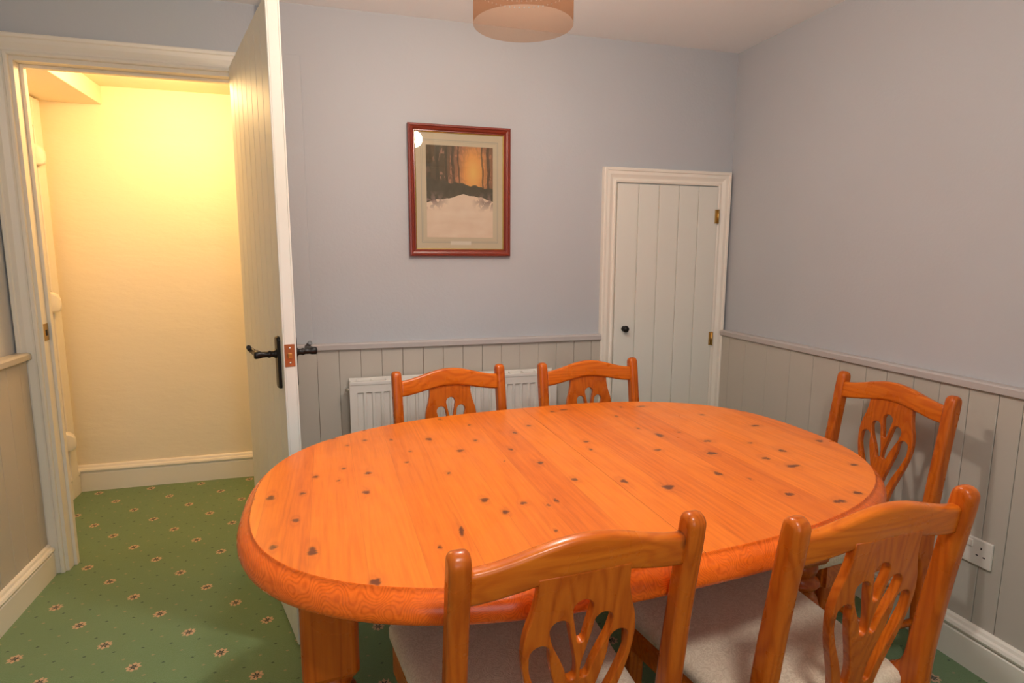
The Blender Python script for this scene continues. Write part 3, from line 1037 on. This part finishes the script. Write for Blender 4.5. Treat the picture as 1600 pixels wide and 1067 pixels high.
for j in range(NW+1):
    w = (-1 + 2*j/NW)
    row = []
    for i in range(NU+1):
        u = (-1 + 2*i/NU)
        # square -> superellipse
        mx_ = max(abs(u), abs(w))
        if mx_ < 1e-9:
            U, W = 0, 0
        else:
            q = (abs(u)**TN + abs(w)**TN)**(1/TN)
            # keep an even grid inside, bend only near the rim
            kf = mx_/q
            bl = mx_**3
            kf = (1-bl)*min(1.0, 1.0 if True else kf)*.885 + bl*kf if False else (kf)
            U, W = u*kf*TA, w*kf*TB
        x, y = tmap(U, W)
        v = bm.verts.new((x, y, ZT))
        row.append(v)
    rows.append(row)
for v in bm.verts:
    pass
import bisect
kx = sorted(knots)
kxs = [k[0] for k in kx]
for row in rows:
    for v in row:
        x, y = v.co.x, v.co.y
        a_, h_ = 0.0, 0.0
        i0 = bisect.bisect_left(kxs, x-.07); i1 = bisect.bisect_right(kxs, x+.07)
        for q in kx[i0:i1]:
            dx, dy = x-q[0], y-q[1]
            if abs(dy) > .09:
                continue
            dxr = dx + dy*(q[4]-.5)*.5
            th = math.atan2(dy, dx)
            wob = 1 + .16*math.sin(3*th+q[4]*6) + .08*math.sin(5*th+q[4]*11)
            r = math.hypot(dxr/q[2], dy/q[3])/wob
            a_ = max(a_, min(1, max(0, (1.15-r)/.3)))
            h_ = max(h_, math.exp(-(math.hypot(dx/(q[2]*1.7), dy/(q[3]*3.0)))**2))
        v[kl] = a_
        v[hl] = h_
for j in range(NW):
    for i in range(NU):
        bm.faces.new((rows[j][i], rows[j][i+1], rows[j+1][i+1], rows[j+1][i]))
top = link('table_top', bm, MT['top'], tb)
# moulded rim below the flat top
RP = [(-.010, ZT-.0002), (0, ZT-.0002), (.0015, ZT-.0015), (.0022, ZT-.0045), (.008, ZT-.008), (.016, ZT-.014), (.023, ZT-.023), (.0265, ZT-.034), (.0265, ZT-.043), (.0235, ZT-.051), (.017, ZT-.056), (.006, ZT-.058), (-.10, ZT-.058)]
bm = new_bm()
nseg = 240
secs = []
for k in range(nseg):
    t = 2*math.pi*k/nseg
    # even-ish arc steps
    ring = []
    for off, z in RP:
        u, w = sel(t + .18*math.sin(4*t)*0, off)
        ring.append(Vector((*tmap(u, w), z)))
    secs.append(ring)
loft(bm, secs, loop=True)
rim = link('table_rim', bm, MT['edge'], tb)
# the join where the extension closes
bm = new_bm()
sx = .612 - TC[0]
def edge_y(x, sgn):
    y = 0.0
    while True:
        y += sgn*.002
        X = x*cr_ - y*sr_; Y = x*sr_ + y*cr_
        uu = X*math.cos(TTH) + Y*math.sin(TTH); ww = -X*math.sin(TTH) + Y*math.cos(TTH)
        uu -= TSK*ww
        if abs(uu/TA)**TN + abs(ww/TB)**TN > .995:
            return y
box(bm, sx-.0005, sx+.0005, edge_y(sx, -1), edge_y(sx, 1), ZT-.002, ZT+.00025)
link('extension_join', bm, plain('join_line_brown', (.40, .09, .015), .8), tb)  # thin brown strip marks the join
# apron and legs
LEGS = [(-.640, -.2245), (.585, -.2245), (-.640, .30), (.585, .30)]
def table_leg(u, w):
    x, y = tmap(u, w)
    bm = new_bm()
    s = .0535
    prof = rrect(2*s, 2*s, .014, 4)
    rot = TTH - TROT
    def R(a, b):
        return (a*math.cos(rot)-b*math.sin(rot), a*math.sin(rot)+b*math.cos(rot))
    loft(bm, [[Vector((x+R(a*k, b*k)[0], y+R(a*k, b*k)[1], z)) for a, b in prof] for z, k in ((.484, .90), (.494, 1), (ZT-.058, 1))], smooth=False)
    lathe(bm, [(.030, .486), (.044, .478), (.046, .462), (.040, .446), (.032, .438), (.050, .428), (.053, .420), (.046, .410), (.034, .402), (.048, .380), (.058, .345), (.058, .315), (.050, .280), (.038, .240), (.031, .205), (.030, .190), (.042, .182), (.045, .174), (.038, .164), (.028, .158), (.040, .130), (.045, .10), (.040, .070), (.028, .048), (.034, .040), (.036, .02), (.030, .0)], x, y, 0, 36)
    return bm
for u, w in LEGS:
    link('leg', table_leg(u, w), MT['pineZ'], tb)
def apron(a, b, inset, mat):
    ax_, ay_ = tmap(*a); bx_, by_ = tmap(*b)
    d = Vector((bx_-ax_, by_-ay_, 0)).normalized()
    n = Vector((-d.y, d.x, 0))*.011
    bm = new_bm()
    A = Vector((ax_, ay_, 0)); B = Vector((bx_, by_, 0))
    loft(bm, [[p+n+Vector((0, 0, .592)), p-n+Vector((0, 0, .592)), p-n+Vector((0, 0, ZT-.058)), p+n+Vector((0, 0, ZT-.058))] for p in (A, B)], smooth=False)
    link('apron', bm, mat, tb)
apron((-.586, -.2545), (.546, -.2545), 0, MT['pineX'])
apron((-.586, .33), (.546, .33), 0, MT['pineX'])
apron((-.665, -.170), (-.665, .246), 0, MT['pineY'])
apron((.625, -.170), (.625, .246), 0, MT['pineY'])

# ------------------------------------------------------------------ chairs
# local frame: origin on the floor under the back of the seat, the chair faces +y
PW = .034                                    # post width
SEP = .394                                   # between post centres
TOPZ, RECL = .885, .060                      # post top height and lean
BL = math.hypot(TOPZ-.44, RECL)
bu = Vector((0, -RECL, TOPZ-.44)).normalized()     # up along the back
bn_ = Vector((0, bu.z, -bu.y)).normalized()        # front of the back
def back_pt(u, v, t):
    """u across, v down from the post tops, t towards the sitter"""
    p = Vector((0, -RECL, TOPZ)) - bu*v + bn_*t
    return (p.x+u, p.y, p.z)

def post_bm(s):
    # side outline of post and rear leg, front edge then rear edge, (y, z)
    cl = [(-.020, 0), (-.012, .12), (-.006, .26), (-.002, .36), (-.002, .44), (-.009, .53), (-.021, .63), (-.037, .74), (-.051, .83), (-.0565, .8655)]
    hw_ = [.018, .020, .023, .025, .025, .022, .021, .020, .0205, .0195]
    c = spline([(a, b, h) for (a, b), h in zip(cl, hw_)], 6)
    front, rear = [], []
    for i, p in enumerate(c):
        q0, q1 = c[max(i-1, 0)], c[min(i+1, len(c)-1)]
        d = Vector((q1.x-q0.x, q1.y-q0.y)).normalized()
        nrm = Vector((d.y, -d.x))
        z = p.y
        bump = .040*math.exp(-(max(0, z-.44)/.030)**2 - (max(0, .44-z)/.05)**2)
        front.append((p.x + nrm.x*(p.z+bump), p.y + nrm.y*(p.z+bump)))
        rear.append((p.x - nrm.x*p.z, p.y - nrm.y*p.z))
    # rounded top
    e = c[-1]; d = (Vector((e.x, e.y)) - Vector((c[-2].x, c[-2].y))).normalized(); nn = Vector((d.y, -d.x))
    cap = []
    for k in range(1, 8):
        a = math.pi*k/8
        cap.append((e.x + nn.x*e.z*math.cos(a) + d.x*e.z*1.0*math.sin(a), e.y + nn.y*e.z*math.cos(a) + d.y*e.z*1.0*math.sin(a)))
    outline = front + cap + rear[::-1]
    return flat_plate([outline], PW/2, .0105, lambda a, b, t: (s*SEP/2 + t, a, b))

def crest_bm():
    bm = new_bm()
    secs = []
    n = 30
    W = SEP/2 - PW/2 + .006
    for i in range(n+1):
        u = -W + 2*W*i/n
        s2 = math.sin(math.pi/2*min(1, abs(u)/.195))**2
        t0, t1 = .002 + .035*s2, .066 + .027*s2
        h = t1-t0
        bow = -.010*math.cos(math.pi/2*u/.2) + .004
        sec = []
        for a, b in rrect(.024, h, .0085, 4):
            sec.append(back_pt(u, (t0+t1)/2 - b, a + bow))
        secs.append([Vector(p) for p in sec])
    loft(bm, secs)
    return bm

def slot(pts, n=6):
    """closed teardrop from a spine of (u, v, half width)"""
    c = spline(pts, n)
    L_, R_ = [], []
    for p in c:
        p.z += .0042
    for i, p in enumerate(c):
        q0, q1 = c[max(i-1, 0)], c[min(i+1, len(c)-1)]
        d = Vector((q1.x-q0.x, q1.y-q0.y)).normalized()
        nn = Vector((-d.y, d.x))
        L_.append((p.x+nn.x*p.z, p.y+nn.y*p.z)); R_.append((p.x-nn.x*p.z, p.y-nn.y*p.z))
    def cap(p, d, r):
        out = []
        nn = Vector((-d.y, d.x))
        for k in range(1, 7):
            a = math.pi*k/7
            out.append((p.x + nn.x*r*math.cos(a) + d.x*r*math.sin(a), p.y + nn.y*r*math.cos(a) + d.y*r*math.sin(a)))
        return out
    dend = (Vector((c[-1].x, c[-1].y))-Vector((c[-2].x, c[-2].y))).normalized()
    dst = (Vector((c[0].x, c[0].y))-Vector((c[1].x, c[1].y))).normalized()
    return L_ + cap(c[-1], dend, c[-1].z) + R_[::-1] + cap(c[0], dst, c[0].z)

def splat_bm():
    right = [(.078, .060), (.079, .095), (.085, .125), (.094, .155), (.098, .190), (.095, .225), (.086, .265), (.073, .305), (.060, .345), (.051, .385), (.047, .420), (.048, .470)]
    r = [(p.x, p.y) for p in spline(right, 5)]
    outline = r + [(-a, b) for a, b in r[::-1]]
    holes = [slot([(0, .128, .0135), (0, .145, .0105), (0, .165, .006), (0, .183, .0028)])]
    for s in (-1, 1):
        holes.append(slot([(s*.038, .158, .0125), (s*.033, .180, .0115), (s*.023, .208, .0085), (s*.015, .232, .006), (s*.0115, .252, .0040)]))
        holes.append(slot([(s*.069, .198, .0130), (s*.067, .225, .0130), (s*.056, .262, .0110), (s*.042, .300, .0085), (s*.031, .335, .0065), (s*.027, .362, .0040)]))
    return flat_plate([outline] + holes, .0085, .0022, lambda a, b, t: back_pt(a, b, t - .0095))

def seat_outline(inset=0.0, fr=.235, bk=.196, dep=.455, y0=.012):
    pts = []
    def corner(cx, cy, r, a0, a1):
        for k in range(6):
            a = math.radians(a0 + (a1-a0)*k/5)
            pts.append((cx + r*math.cos(a), cy + r*math.sin(a)))
    f, b_ = fr-inset, bk-inset
    corner(f-.026, y0+dep-inset-.026, .026, 0, 90)
    corner(-f+.026, y0+dep-inset-.026, .026, 90, 180)
    corner(-b_+.012, y0+inset+.012, .012, 180, 270)
    corner(b_-.012, y0+inset+.012, .012, 270, 360)
    return pts

def make_chair():
    root = empty('dining_chair', (0, 0, 0))
    for s in (-1, 1):
        link('back_post', post_bm(s), MT['pineZ'], root)
    link('crest_rail', crest_bm(), MT['rail'], root)
    link('splat', splat_bm(), MT['pineZ'], root)
    # lower back rail
    bm = new_bm()
    secs = []
    for i in range(13):
        u = (-1 + 2*i/12)*(SEP/2-PW/2+.004)
        secs.append([Vector(back_pt(u, .482 - b, a)) for a, b in rrect(.022, .034, .006, 3)])
    loft(bm, secs)
    link('lower_rail', bm, MT['pineX'], root)
    # seat pad
    bm = new_bm()
    secs = []
    for z, ins in ((.430, .004), (.432, 0), (.452, 0), (.463, .006), (.470, .018), (.4745, .045), (.477, .09), (.478, .14)):
        secs.append([Vector((x, y, z)) for x, y in seat_outline(ins)])
    loft(bm, secs)
    sp = link('seat', bm, MT['fabric'], root)
    sp['label'] = 'cream patterned seat pad'
    # seat rails
    bm = new_bm()
    fx, bx_ = .222, .176
    def rail(x0, y0_, x1, y1_):
        d = Vector((x1-x0, y1_-y0_, 0)).normalized(); n = Vector((-d.y, d.x, 0))*.010
        A, B = Vector((x0, y0_, 0)), Vector((x1, y1_, 0))
        loft(bm, [[p+n+Vector((0, 0, .368)), p-n+Vector((0, 0, .368)), p-n+Vector((0, 0, .430)), p+n+Vector((0, 0, .430))] for p in (A, B)], smooth=False)
    rail(-fx, .41, fx, .41)
    rail(-bx_, .020, bx_, .020)
    rail(-bx_, .020, -fx, .41)
    rail(bx_, .020, fx, .41)
    link('seat_frame', bm, MT['pineX'], root)
    for s in (-1, 1):
        bm = new_bm()
        loft(bm, [[Vector((s*.205+a*k, (.395+b*k), z)) for a, b in rrect(.038, .038, .007, 3)] for z, k in ((0, .72), (.30, 1), (.428, 1))], smooth=False)
        link('leg', bm, MT['pineZ'], root)
    bm = new_bm()
    for s in (-1, 1):
        tube(bm, [(s*.195, -.040, .165), (s*.205, .395, .165)], .011, 10)
    tube(bm, [(-.200, .17, .165), (.200, .17, .165)], .010, 10)
    link('stretcher', bm, MT['pineX'], root)
    return root

def copy_tree(o, parent=None):
    c = o.copy()
    C.objects.link(c)
    c.parent = parent
    for ch in list(o.children):
        copy_tree(ch, c)
    return c

GR = 'pine chairs around the dining table'
CH = [  # mid of the post tops (x, y), facing angle (0 faces +y), label
    ((.343, .781), math.radians(3.5), 'nearest pine chair, seen from behind, at the front of the table'),
    ((.886, .743), math.radians(3.5), 'pine chair seen from behind at the front right, below the socket'),
    ((.3745, 2.1245), math.radians(180+7.0), 'pine chair in front of the radiator, nearer the open door'),
    ((.9335, 2.140), math.radians(180+3.0), 'pine chair at the far side, beside the cupboard door'),
    ((1.748, 1.490), math.radians(90+1.5), 'pine chair at the table end against the right wall'),
]
proto = make_chair()
for i, ((mx0, my0), a, lab) in enumerate(CH):
    o = proto if i == 0 else copy_tree(proto)
    f = Vector((-math.sin(a), math.cos(a)))
    o.location = (mx0 + f.x*RECL, my0 + f.y*RECL, 0)
    o.rotation_euler = (0, 0, a)
    tag(o, lab, 'chair', GR)
